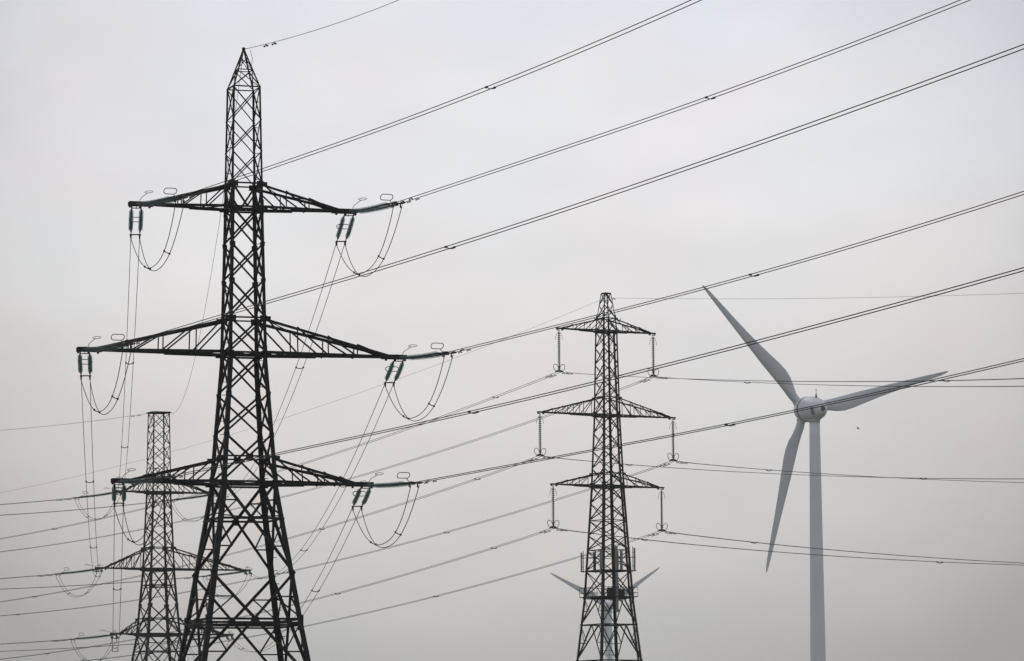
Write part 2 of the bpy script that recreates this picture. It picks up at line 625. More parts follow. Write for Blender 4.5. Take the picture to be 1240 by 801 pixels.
pylon_mid = empty('lattice_pylon', MX2)
tag(pylon_mid, 'flat-topped lattice pylon with lopsided arms partly behind the black near pylon', 'pylon')
b2 = Body([(0, 98 / S2), (z2(769), 42 / S2), (z2(690), 31 / S2), (z2(597), 23.9 / S2), (z2(501), 20.8 / S2)])
zt2 = z2(501)
legs(pylon_mid, b2, zt2, [(z2(597), .12), (z2(690), .2), (-1, .27)], M_STEEL2)
pan = [(zt2, 0, 'H', .14)]
for ya, yb_, kd, a in ((520.5, 501, 'X', .075), (540, 520.5, 'X', .075), (559, 540, 'X', .075), (578, 559, 'X', .08), (597, 578, 'X', .09),
                       (619, 597, 'X', .1), (642, 619, 'X', .1), (664, 642, 'X', .1), (690, 664, 'X', .11), (733, 690, 'XH', .13), (769, 733, 'XH', .13),
                       (818, 769, 'XR', .14), (880, 818, 'XR', .14)):
    pan.append((z2(ya), z2(yb_), kd, a))
pan.append((0.35, z2(880), 'XR', .15))
for y_, a in ((578, .1), (597, .15), (664, .1), (690, .16), (769, .17)):
    pan.append((z2(y_), 0, 'HH' if a > .12 else 'H', a))
for A, B, n in FACES:
    mb = MB()
    brace_face(mb, b2, pan, A, B, n)
    for y_ in (578, 664, 733):
        for cc in (A, B):
            dd = B if cc is A else A
            pc, pd = b2.c(*cc, z2(y_)), b2.c(*dd, z2(y_))
            gusset(mb, pc + (pd - pc).normalized() * .2, n, .42)
    mb.build('face_bracing', M_STEEL2, pylon_mid)
for y_ in (597, 690, 769, 712):
    mb = MB()
    plan_x(mb, b2, z2(y_), .1)
    mb.build('plan_bracing', M_STEEL2, pylon_mid)
mb = MB()
plan_x(mb, b2, z2(501), .1)
for A, B, n in FACES:
    mb.bar(b2.c(*A, zt2) + ZUP * .1 + n * .12, b2.c(*B, zt2) + ZUP * .1 + n * .12, .1, .16, ZUP)
mb.build('top_frame', M_STEEL2, pylon_mid)
ARMS2 = {'top': (4.95, 6.8, 597, 578, (.33, .66)), 'middle': (7.2, 10.9, 690, 664, (.22, .42, .6, .8)), 'bottom': (5.35, 8.7, 769, 750, (.3, .6, .8))}
TIPS2 = {}
for lvl, (Ll, Lr, yb, yt, fr) in ARMS2.items():
    for side, L in ((-1, Ll), (1, Lr)):
        crossarm(pylon_mid, b2, side, L + .28, z2(yb), z2(yt), fr, .15, .08, M_STEEL2, tip_h=.2)
        TIPS2[lvl, side] = MX2 @ Vector((side * L, 0, z2(yb) - .12))

# ---- the pylon with the phone aerials
D3, S3, TH3 = 455.0, 11.0, 30.0
MX3, X3 = pylon_frame(735.2, 520, D3, TH3)


def z3(py):
    return at(735.2, py, D3).z


pylon_far = empty('lattice_pylon', MX3)
tag(pylon_far, 'slim lattice pylon carrying phone antennas and a railed platform, left of the wind turbine', 'pylon')
b3 = Body([(0, 86 / S3), (z3(724), 44 / S3), (z3(589.5), 29.8 / S3), (z3(503), 23.6 / S3), (z3(402), 19.8 / S3), (z3(386.5), 17.4 / S3), (z3(355), 9.0 / S3)])
zt3 = z3(355)
legs(pylon_far, b3, zt3, [(z3(386.5), .09), (z3(402), .14), (z3(503), .18), (z3(589), .22), (-1, .27)], M_STEEL2)
pan = [(zt3 - .12, 0, 'H', .12)]
for ya, yb_, kd, a in ((370, 355.5, 'X', .07), (386.5, 370, 'X', .07), (402, 386.5, 'X', .08), (422, 402, 'X', .085), (442, 422, 'X', .085), (462, 442, 'X', .085),
                       (482, 462, 'X', .085), (503.6, 482, 'X', .09), (525, 503.6, 'X', .09), (546.5, 525, 'X', .09), (568, 546.5, 'X', .09), (589.5, 568, 'X', .095),
                       (610, 589.5, 'X', .1), (631, 610, 'X', .1), (649, 631, 'X', .1), (667, 649, 'X', .1), (692, 667, 'X', .1), (724, 692, 'X', .11),
                       (757.6, 724, 'A', .12), (801, 757.6, 'A', .13), (860, 801, 'XR', .13)):
    pan.append((z3(ya), z3(yb_), kd, a))
pan.append((0.35, z3(860), 'XR', .14))
for y_, a in ((386.5, .1), (401.8, .14), (482, .1), (503.6, .14), (574, .1), (589.5, .15), (631, .08), (667, .08), (692, .11), (757.6, .13), (801, .12)):
    pan.append((z3(y_), 0, 'HH' if a >= .14 else 'H', a))
for A, B, n in FACES:
    mb = MB()
    brace_face(mb, b3, pan, A, B, n)
    mb.build('face_bracing', M_STEEL2, pylon_far)
for y_ in (402, 503.6, 589.5, 692, 757.6):
    mb = MB()
    plan_x(mb, b3, z3(y_), .09)
    mb.build('plan_bracing', M_STEEL2, pylon_far)
ARMS3 = {'top': (6.1, 401.8, 386.5, (.33, .66)), 'middle': (8.6, 503.6, 482.2, (.2, .4, .6, .8)), 'bottom': (7.0, 589.5, 574, (.33, .66))}
TIPS3 = {}
for lvl, (L, yb, yt, fr) in ARMS3.items():
    for side in (-1, 1):
        crossarm(pylon_far, b3, side, L + .12, z3(yb), z3(yt), fr, .13, .07, M_STEEL2, tipw=.26, tip_len=.5, tip_h=.15)
        TIPS3[lvl, side] = MX3 @ Vector((side * L, 0, z3(yb) - .1))
# platform with railing
zp = z3(724)
hp = b3.hw(zp)
mb = MB()
mb.box((0, 0, zp + .06), hp * 2 + .7, hp * 2 + .7, .09)
for y in (-.8, 0, .8):
    mb.bar((-hp - .3, y * hp, zp - .1), (hp + .3, y * hp, zp - .1), .12, .2, ZUP)
pl = mb.build('platform', M_STEEL2, pylon_far)
mb = MB()
hr = hp + .33
for sx, sy, ex, ey in ((-1, -1, 1, -1), (1, -1, 1, 1), (1, 1, -1, 1), (-1, 1, -1, -1)):
    for dz in (.5, 1.1):
        mb.tube([(sx * hr, sy * hr, zp + dz), (ex * hr, ey * hr, zp + dz)], .03, 5)
    for k in range(5):
        f = k / 5
        x, y = sx * hr + (ex - sx) * hr * f, sy * hr + (ey - sy) * hr * f
        mb.tube([(x, y, zp + .1), (x, y, zp + 1.1)], .025, 5)
mb.build('railing', M_STEEL2, pl)
# equipment boxes standing on the platform
for x, y, w, h in ((-.5, -hp * .55, .55, .95), (.25, -hp * .6, .5, 1.15), (1.05, -hp * .5, .6, .8)):
    mb = MB()
    mb.box((x, y, zp + .11 + h / 2), w, .4, h)
    mb.box((x, y - .21, zp + .11 + h * .55), w * .7, .02, h * .6)
    mb.build('equipment_box', M_STEEL2, pl)
# aerial ring with panel antennas
za = z3(692)
ha = b3.hw(za) + .18
mb = MB()
for A, B, n in FACES:
    p, q = Vector((A[0] * ha, A[1] * ha, za)), Vector((B[0] * ha, B[1] * ha, za))
    e = (q - p).normalized() * .35
    mb.tube([p - e, q + e], .05, 6)
    mb.tube([p - e + ZUP * 1.5 - n * .12, q + e + ZUP * 1.5 - n * .12], .035, 6)
ring = mb.build('antenna_mount', M_STEEL2, pylon_far)
for lx, ly, h in ((-1, -.95, 2.1), (-1.05, .9, 2.0), (-.15, -1, 2.5), (.15, -1, 2.1), (.95, -1, 2.4), (1, -.35, 2.0), (1.05, .85, 2.2), (-.2, 1, 2.1)):
    mb = MB()
    x, y = lx * ha, ly * ha
    nn = Vector((lx, ly, 0)).normalized()
    c = Vector((x, y, za + .1)) + nn * .2
    mb.bar(c, c + ZUP * h, .30, .13, Vector((nn.y, -nn.x, 0)))
    mb.bar(c - ZUP * .05, c, .26, .10, Vector((nn.y, -nn.x, 0)))
    an = mb.build('panel_antenna', M_ANT, pylon_far)
    mb = MB()
    q = c - nn * .2
    mb.tube([q - ZUP * .25, q + ZUP * (h + .15)], .045, 6)
    for f in (.2, .8):
        mb.bar(q + ZUP * h * f, q + ZUP * h * f + nn * .15, .08, .06, ZUP)
    mb.build('mounting_pole', M_STEEL2, an)
mb = MB()
c = Vector((-.2, -hp - .1, zp - 1.6))
mb.bar(c, c + ZUP * 4.2, .30, .14, (1, 0, 0))
mb.build('panel_antenna', M_ANT, pylon_far)
# feeder cables up one leg
mb = MB()
for k in range(4):
    o = Vector((-.25 - .07 * k, .22, 0))
    mb.tube([b3.c(1, -1, z) + o for z in (.6, z3(800), zp, z3(660), z3(560), z3(402))], .032, 5)
mb.build('feeder_cable', M_FIT, pylon_far)
# small working platform low on the mast
mb = MB()
zl, hl = z3(800), b3.hw(z3(800))
mb.box((-hl * .72, -hl * .9, zl), 1.6, .7, .07)
for x in (-.75, -.25, .25, .75):
    mb.tube([(-hl * .72 + x, -hl * .9 - .34, zl), (-hl * .72 + x, -hl * .9 - .34, zl + 1.0)], .025, 5)
for dz in (.5, 1.0):
    mb.tube([(-hl * .72 - .78, -hl * .9 - .34, zl + dz), (-hl * .72 + .78, -hl * .9 - .34, zl + dz)], .025, 5)
mb.build('rest_platform', M_STEEL2, pylon_far)

# ------------------------------------------------------------------ insulators
SET_L = 7.25           # arm tip to conductor clamp
PAIR = .52            # spacing of the twin conductors


def make_tension_set(ext):
    """ext: extra length of link rods between the discs and the conductor clamps."""
    root = empty('tension_insulator', Matrix.Identity(4))
    # tower end: links and yoke
    mb = MB()
    for y in (-PAIR / 2, PAIR / 2):
        mb.tube([(-.1, y, .05), (.25, y, 0), (.62, y, 0)], .035, 6)
        mb.bar((.2, y, 0), (.6, y, 0), .09, .05, (0, 0, 1))
    mb.bar((.22, -PAIR / 2 - .06, 0), (.22, PAIR / 2 + .06, 0), .12, .03, (1, 0, 0))
    mb.build('tower_yoke', M_FIT, root)
    n = 30
    x0, x1 = .95, 5.95

    def droop(x):
        return -.05 * (1 - ((x - 3.35) / 2.6) ** 2) if .75 < x < 5.95 else 0
    for y in (-PAIR / 2, PAIR / 2):
        mb = MB()
        prof = [(x0 - .1, .03)]
        st = (x1 - x0) / n
        for k in range(n):
            x = x0 + k * st
            prof += [(x, .055), (x + st * .15, .07), (x + st * .30, .135), (x + st * .48, .14), (x + st * .58, .05)]
        prof += [(x1, .05), (x1 + .1, .03)]
        mb.lathe(prof, Matrix.Translation((0, y * 1.1, 0)), 12)
        mb.v = [(a, b, c + droop(a)) for a, b, c in mb.v]
        ds = mb.build('disc_string', M_GLASS, root, smooth=False)
        mb = MB()
        mb.tube([(a, y * 1.1, droop(a)) for a in (x0 - .3, x0, *[x0 + (x1 - x0) * k / 8 for k in range(1, 8)], x1, x1 + .2)], .05, 7)
        mb.build('metal_core', M_STEEL, ds)
    mb = MB()
    yk = 6.72 + ext
    mb.bar((yk, -PAIR / 2 - .08, 0), (yk, PAIR / 2 + .08, 0), .12, .05, (1, 0, 0))
    for y in (-PAIR / 2, PAIR / 2):
        mb.tube([(6.0, y, 0), (6.3, y, 0), (yk + .03, y, 0)], [.05, .032, .032], 6)
        mb.tube([(yk + .03, y, 0), (yk + .18, y, 0), (yk + .63, y, 0)], [.05, .07, .05], 6)
        mb.box((6.2, y, -.03), .3, .1, .12)
        mb.tube([(yk - .02, y, -.02), (yk + .02, y, -.26)], .045, 6)
    mb.build('line_yoke', M_FIT, root)
    # arcing racket over the line end: upright ring across both strings
    mb = MB()
    pts = []
    a_, b_ = .20, .16
    for k in range(24):
        a = 2 * math.pi * k / 24
        y = math.cos(a) * b_ + (a_ if math.cos(a) > 0 else -a_)
        pts.append((5.35 + .1 * math.sin(a), y * 1.08, .46 + math.sin(a) * b_))
    mb.tube(pts, .024, 6, close=True)
    mb.tube([(5.9, .24, .05), (5.5, .22, .16), (5.34, .2, .30)], .02, 6)
    mb.build('arcing_ring', M_FIT, root)
    # thin arcing horn at the tower end
    mb = MB()
    mb.tube([(.55, 0, .02), (.55, 0, .26), (.75, 0, .38), (1.75, 0, .60)], .018, 5)
    pts = []
    for k in range(16):
        a = 2 * math.pi * k / 16
        pts.append((1.95 + .20 * math.cos(a), .17 * math.cos(a) + .05 * math.sin(a), .64 + .065 * math.sin(a)))
    mb.tube(pts, .017, 5, close=True)
    mb.build('arcing_horn', M_FIT, root)
    return root


EXT = .7              # the sets towards the sagging span carry longer link rods
BACK_L = SET_L + EXT
PROTO_SET = {}


def tension_set(P, d, label, group, ext=0.0):
    if ext not in PROTO_SET:
        o = PROTO_SET[ext] = make_tension_set(ext)
    else:
        o = copy_tree(PROTO_SET[ext])
    o.matrix_world = frame_at(P, d)
    tag(o, label, 'insulator', group)
    return o


def set_point(P, d, x, y=0, z=0):
    return frame_at(P, d) @ Vector((x, y, z))


# ------------------------------------------------------------------ conductors
def horiz(az):
    return Vector((math.sin(az), math.cos(az), 0))


def spacer_mesh():
    mb = MB()
    h = PAIR / 2
    mb.tube([(0, -h, 0), (.02, -h * .55, -.09), (0, 0, -.11), (.02, h * .55, -.09), (0, h, 0)], .03, 6)
    for y in (-h, h):
        mb.bar((-.12, y, -.02), (.12, y, -.02), .09, .11, (0, 1, 0))
    return mb


def damper_mesh():
    mb = MB()
    mb.bar((0, 0, .02), (0, 0, -.09), .05, .05, (1, 0, 0))
    mb.tube([(-.22, 0, -.1), (0, 0, -.085), (.22, 0, -.1)], .012, 5)
    for s in (-1, 1):
        mb.tube([(s * .13, 0, -.1), (s * .16, 0, -.1), (s * .25, 0, -.1), (s * .27, 0, -.1)], [.03, .05, .05, .03], 7)
    return mb


PROTO_MESH = {}


def fitting(kind, M, parent, scale=1.0):
    if kind not in PROTO_MESH:
        o = (spacer_mesh() if kind == 'spacer' else damper_mesh()).build(kind, M_FIT, parent)
        PROTO_MESH[kind] = o
    else:
        o = PROTO_MESH[kind].copy()
        col.objects.link(o)
        o.parent = parent
    o.matrix_parent_inverse = Matrix.Identity(4)
    o.matrix_local = M @ Matrix.Scale(scale, 4)
    return o


def conductor(curve, s0, s1, n, lat, label, group, spacers=(), dampers=(), r=.021, name='twin_conductor', fscale=1.0, cat='power line', gap=PAIR):
    """curve(s) gives the centre line; two wires run at half a gap either side of it along lat."""
    P0 = curve(s0)
    root = empty(name, P0)
    tag(root, label, cat, group)
    ss = [s0 + (s1 - s0) * k / n for k in range(n + 1)]
    for sgn in ((-1, 1) if gap else (0,)):
        mb = MB()
        mb.tube([curve(s) - P0 + lat * (sgn * gap / 2) for s in ss], r, 6)
        mb.build('wire', M_WIRE, root, smooth=True)
    e = .3
    for kind, lst in (('spacer', spacers), ('vibration_damper', dampers)):
        for s in lst:
            d = curve(s + e) - curve(s - e)
            M = frame_at(curve(s) - P0, d)
            if kind == 'spacer':
                fitting(kind, M, root, fscale)
            else:
                for sgn in ((-1, 1) if gap else (0,)):
                    fitting(kind, Matrix.Translation(lat * (sgn * gap / 2)) @ M, root, fscale)
    return root


def s_at_px(curve, px, lo, hi):
    """Distance along the line at which a spacer seen at this photograph column sits."""
    f0 = proj(curve(lo))[0] - px
    for _ in range(50):
        md = (lo + hi) / 2
        fm = proj(curve(md))[0] - px
        if (fm > 0) == (f0 > 0):
            lo, f0 = md, fm
        else:
            hi = md
    return (lo + hi) / 2


SIDE = {1: 'turbine-side end', -1: 'end away from turbine'}
LV = ('top', 'middle', 'bottom')

# near pylon, spans coming forward over the camera's right
AZ1 = R(180 - 26)
dF = horiz(AZ1)
latF = ZUP.cross(dF)
FRONT = {('top', -1): (-.034, .00058, (594,)), ('top', 1): (-.0145, .00044, (860,)),
         ('middle', -1): (-.0095, .00028, (545,)), ('middle', 1): (-.0155, .00049, (913,)),
         ('bottom', -1): (-.008, .00027, (573,)), ('bottom', 1): (-.0115, .00035, (884,))}
FRONT_END = {}
for lvl in LV:
    for side in (-1, 1):
        P = TIPS1[lvl, side]
        dz, k, sp = FRONT[lvl, side]
        P = P + Vector((0, 0, .12))
        d = Vector((dF.x, dF.y, dz - .028))
        tension_set(P, d, f"long sloping teal insulator pair on near pylon's {lvl} arm, {SIDE[side]}", 'long sloping teal insulators of the near pylon')
        E = set_point(P, d, SET_L)
        FRONT_END[lvl, side] = (P, d)
        base = P.copy()
        e0 = E.z - (base.z + dz * SET_L + k * SET_L ** 2)

        def curve(s, base=base, dz=dz, k=k, e0=e0):
            bl = max(0.0, 1 - (s - SET_L) / 25.0)
            return base + dF * s + ZUP * (dz * s + k * s * s + e0 * bl * bl)
        spp = [s_at_px(curve, p, SET_L, 150) for p in sp]
        conductor(curve, SET_L * .985, 225, 70, latF, f"twin dark cables rising forward from near pylon's {lvl} arm, {SIDE[side]}", 'twin cables rising from the near pylon',
                  spacers=spp + [s + 60 for s in spp], dampers=(SET_L + .75, SET_L + 1.9), fscale=.81, r=.0215, gap=.42)

# near pylon back to the pylon behind
BACK_SAG = {'top': 5.15, 'middle': 4.9, 'bottom': 4.9}
BACK_END, FRONT2_END = {}, {}
for lvl in LV:
    for side in (-1, 1):
        A, B = TIPS1[lvl, side], TIPS2[lvl, side]
        h = Vector((B.x - A.x, B.y - A.y, 0))
        SL = h.length
        dh = h / SL
        lat = ZUP.cross(dh)
        sag = BACK_SAG[lvl]
        rise = B.z - A.z

        def curve(s, A=A, dh=dh, SL=SL, rise=rise, sag=sag):
            u = s / SL
            return A + dh * s + ZUP * (rise * u - 4 * sag * u * (1 - u))
        dA = curve(BACK_L) - A
        dB = curve(SL - BACK_L) - B
        tension_set(A, dA, f"steep hanging dark insulator pair on near pylon's {lvl} arm, {SIDE[side]}", 'steep hanging insulators of the near pylon', EXT)
        tension_set(B, dB, f"small bunched insulators facing viewer on flat-topped pylon's {lvl} arm, {SIDE[side]}", 'bunched insulators of the pylon behind', EXT)
        BACK_END[lvl, side] = (A, dA)
        FRONT2_END[lvl, side] = (B, dB)
        conductor(curve, BACK_L * .985, SL - BACK_L * .985, 60, lat, f"twin cables sagging back from near pylon's {lvl} arm, {SIDE[side]}", 'twin cables sagging between two pylons',
                  spacers=[SL * u for u in (.225, .455, .645, .84)], r=.019)

# pylon behind: spans leaving to the left
AZ2 = R(270 + 40)
dL = horiz(AZ2)
latL = ZUP.cross(dL)
LEFT2 = {('top', -1): (-.022, .0009), ('top', 1): (-.038, .0011), ('middle', -1): (-.026, .0009), ('middle', 1): (-.028, .00075), ('bottom', -1): (-.03, .0010), ('bottom', 1): (-.033, .0007)}
LEFT2_END = {}
for lvl in LV:
    for side in (-1, 1):
        P = TIPS2[lvl, side] + Vector((0, 0, .1))
        dz, k = LEFT2[lvl, side]
        d = Vector((dL.x, dL.y, -.05))
        tension_set(P, d, f"thin level teal insulator pair on flat-topped pylon's {lvl} arm, {SIDE[side]}", 'thin level insulators of the pylon behind')
        LEFT2_END[lvl, side] = (P, d)
        E = set_point(P, d, SET_L)
        base = E.copy()

        def curve(s, base=base, dz=dz, k=k):
            t = s - SET_L
            return base + dL * t + ZUP * (dz * t + k * .7 * t * t)
        conductor(curve, SET_L * .985, 180, 50, latL, f"twin cables reaching the picture's edge from flat-topped pylon's {lvl} arm, {SIDE[side]}", 'twin cables leaving the pylon behind',
                  spacers=(SET_L + 60, SET_L + 120), dampers=(SET_L + 1.0, SET_L + 2.4), r=.021)


# jumper loops joining the two spans under each arm tip
def jumper(P1, d1, P2, d2, sag, label, group):
    root_p = set_point(P1, d1, SET_L)
    root = empty('jumper_loop', root_p)
    tag(root, label, 'jumper cable', group)
    mats = []
    for i, y in enumerate((-1, 1)):
        a = set_point(P1, d1, 6.95, y * PAIR / 2, -.14)
        b = set_point(P2, d2, 6.74 + EXT, -y * PAIR / 2, -.24)
        q = []
        sg = sag * (1.0 + .03 * y)
        for k in range(29):
            t = k / 28
            # fuller than a parabola at the steep ends
            w = 1 - abs(2 * t - 1) ** 2.3
            mid_ = (set_point(P1, d1, 6.95, 0, -.14)).lerp(set_point(P2, d2, 6.74 + EXT, 0, -.24), t)
            q.append(a.lerp(b, t).lerp(mid_, .45 * w) - ZUP * sg * w)
        mats.append(q)
        mb = MB()
        mb.tube([p - root_p for p in q], .023, 6)
        mb.build('wire', M_WIRE, root, smooth=True)
    for k in (8, 20):
        p, q = mats[0][k] - root_p, mats[1][k] - root_p
        mb = MB()
        mb.tube([p, p.lerp(q, .5) - ZUP * .03, q], .028, 6)
        for e in (p, q):
            mb.box(e, .1, .1, .12)
        mb.build('spacer', M_FIT, root)


for lvl in LV:
    for side in (-1, 1):
        jumper(*FRONT_END[lvl, side], *BACK_END[lvl, side], 2.75, f"U-shaped black jumper loop under near pylon's {lvl} arm, {SIDE[side]}", 'jumper loops of the near pylon')
        jumper(*LEFT2_END[lvl, side], *FRONT2_END[lvl, side], 2.5, f"thin faint jumper loop under flat-topped pylon's {lvl} arm, {SIDE[side]}", 'jumper loops of the pylon behind')

# ------------------------------------------------------------------ suspension strings and lines of the antenna pylon
def make_suspension():
    root = empty('suspension_insulator', Matrix.Identity(4))
    n, Lz = 18, 4.05
    mb = MB()
    prof = [(.12, .03)]
    st = Lz / n
    for k in range(n):
        x = .3 + k * st
        prof += [(x, .07), (x + st * .28, .085), (x + st * .40, .195), (x + st * .56, .2), (x + st * .64, .07)]
    prof += [(.35 + Lz, .04)]
    D = Matrix.Rotation(R(90), 4, 'Y')       # local X points down
    mb.lathe(prof, D, 10)
    mb.build('disc_string', M_PORC, root)
    mb = MB()
    mb.tube([(0, 0, .05), (0, 0, -.35)], .035, 6)
    mb.bar((-.12, 0, -.02), (.12, 0, -.02), .08, .08, ZUP)
    mb.build('hanger', M_FIT, root)
    for s in (-1, 1):
        mb = MB()
        pts = []
        for k in range(17):
            a = 2 * math.pi * k / 16
            rr = .30
            x = s * (.40 + rr * math.cos(a) * 1.1)
            z = -4.1 + rr * 1.25 * math.sin(a) - .25 * (1 - abs(x) / .64)
            pts.append((x, 0, z))
        mb.tube(pts[:-1], .034, 6, close=True)
        mb.build('arcing_ring', M_FIT, root)
        mb = MB()
        mb.tube([(0, 0, -.2), (s * .2, 0, -.3), (s * .36, 0, -.6), (s * .46, 0, -1.1)], .02, 5)
        mb.build('arcing_horn', M_FIT, root)
    mb = MB()
    mb.bar((-PAIR / 2 - .08, 0, -4.5), (PAIR / 2 + .08, 0, -4.5), .12, .05, ZUP)
    mb.tube([(0, 0, -4.3), (0, 0, -4.55)], .04, 6)
    for s in (-1, 1):
        mb.bar((s * PAIR / 2, -.35, -4.62), (s * PAIR / 2, .35, -4.62), .09, .12, (1, 0, 0))
        mb.tube([(s * PAIR / 2, 0, -4.45), (s * PAIR / 2, 0, -4.66)], .03, 6)
    mb.build('line_yoke', M_FIT, root)
    return root


susp = make_suspension()
AZ3 = R(180 - 30)
dR = horiz(AZ3)
lat3 = ZUP.cross(dR)
SP3 = {('top', -1): ((600, 66), ()), ('top', 1): ((), (905,)), ('middle', -1): ((578, 390, 42), (762, 1118)), ('middle', 1): ((541, 346, 21), (931,)),
       ('bottom', -1): ((598, 409, 57), (781, 1138)), ('bottom', 1): ((528,), (913,))}
first = True
for lvl in LV:
    for side in (-1, 1):
        T = TIPS3[lvl, side]
        o = susp if first else copy_tree(susp)
        first = False
        o.matrix_world = Matrix.Translation(T) @ Matrix.Rotation(R(TH3), 4, 'Z')
        tag(o, f"upright dark insulator string hanging from antenna pylon's {lvl} arm, {SIDE[side]}", 'insulator', 'upright strings on the antenna pylon')
        C = T + Vector((0, 0, -4.64))
        kl, kr = (.115, .000318), (.1225, .00034)

        def curve(s, C=C):
            a, k = kr if s > 0 else kl
            t = abs(s)
            sm = .5 * math.exp(-t / .5) * .1
            return C + dR * s + ZUP * (-a * t + k * t * t - .05 + sm)
        sl, sr = SP3[lvl, side]
        sps = [s_at_px(curve, p, -1, -330) for p in sl] + [s_at_px(curve, p, 1, 130) for p in sr]
        if lvl == 'top' and side == -1:
            sps += [s_at_px(curve, 1146, 1, 130)]
        conductor(curve, -345, 345, 150, lat3, f"thin twin cables draped across antenna pylon's {lvl} arm, {SIDE[side]}",
                  'cables carried by the antenna pylon', spacers=sps, dampers=(-2.2, -1.4, 1.4, 2.2), r=.025, fscale=1.1)

# ------------------------------------------------------------------ earth wires
A = MX1 @ APEX


def curve(s):
    return A + dF * s + ZUP * (-.078 * s + .00178 * s * s)


conductor(curve, 0, 120, 50, latF, "single earth wire running up from near pylon's pointed peak", 'earth wires', dampers=(3.4, 4.6), r=.016, name='earth_wire', gap=0, fscale=1.1)
B = MX2 @ b2.c(1, -1, zt2)
h = Vector((B.x - A.x, B.y - A.y, 0))
SL = h.length
dh = h / SL


def curve(s):
    u = s / SL
    return A + dh * s + ZUP * ((B.z - A.z) * u - 4 * 6.0 * u * (1 - u))


conductor(curve, 0, SL, 60, ZUP.cross(dh), "single thin earth wire dropping from near pylon's peak to flat-topped pylon", 'earth wires', r=.014, name='earth_wire', gap=0, dampers=(2.2,))
B2 = MX2 @ b2.c(-1, -1, zt2)


def curve(s):
    return B2 + dL * s + ZUP * (-.05 * s + .0011 * s * s)


conductor(curve, 0, 180, 50, latL, "single thin earth wire leaving flat-topped pylon toward the picture's left edge", 'earth wires', r=.018, name='earth_wire', gap=0, dampers=(2.4, 3.4))
C3 = MX3 @ Vector((0, 0, zt3 - .55))


def curve(s):
    a, k = (.1122, .00020) if s > 0 else (.115, .000292)
    t = abs(s)
    return C3 + dR * s + ZUP * (-a * t + k * t * t)


conductor(curve, -345, 345, 150, lat3, "single hair-thin earth wire crossing the top of the antenna pylon", 'earth wires', r=.014, name='earth_wire', gap=0, dampers=(1.7,), fscale=1.2)


# ------------------------------------------------------------------ wind turbines
def smoothstep(t):
    t = max(0, min(1, t))
    return t * t * (3 - 2 * t)


def blade_mesh(Rb):
    """Blade along +Z, rotor axis along +X (away from the nacelle), trailing edge towards +Y."""
    mb = MB()
    st = [(.035, 1.95, 1.0, 0, 0), (.07, 1.95, 1.0, 2, .02), (.11, 2.15, .8, 14, .08), (.16, 2.75, .52, 17, .17), (.21, 3.35, .38, 15, .24), (.26, 3.62, .31, 12.5, .26), (.32, 3.5, .27, 10, .25),
          (.4, 3.1, .24, 7.5, .22), (.5, 2.55, .21, 5.5, .2), (.6, 2.1, .19, 4, .18), (.7, 1.72, .18, 3, .17), (.8, 1.38, .17, 2, .16), (.88, 1.1, .16, 1.5, .15), (.94, .86, .15, 1, .14), (.975, .6, .14, 1, .1), (.992, .36, .14, 1, .0), (1.0, .12, .14, 1, -.05)]
    n = 22
    vs, fs = [], []
    for r, c, th, tw, off in st:
        for k in range(n):
            a = 2 * math.pi * k / n
            circ = smoothstep((th - .45) / .5)
            y = .5 - .5 * math.cos(a)          # 0 leading edge, 1 trailing edge
            prof = th * (1.9 * math.sqrt(max(y, 0)) * (1 - y) ** .9) * .62 * (1 if a < math.pi else -1)
            cy = math.sin(a) * .5
            yy = (y - .5) + off * (1 - circ)
            xx = prof * (1 - circ) + cy * circ
            tr = R(tw)
            X = c * (xx * math.cos(tr) - yy * math.sin(tr))
            Y = c * (yy * math.cos(tr) + xx * math.sin(tr))
            bend = -.9 * max(0, r - .3) ** 2      # slight bend downwind
            vs.append((X + bend, -Y, r * Rb))
    m_ = len(st)
    for i in range(m_ - 1):
        for k in range(n):
            fs.append((i * n + k, (i + 1) * n + k, (i + 1) * n + (k + 1) % n, i * n + (k + 1) % n))
    fs += [tuple(range(n)), tuple(range((m_ - 1) * n, m_ * n))[::-1]]
    mb.add(vs, fs)
    return mb


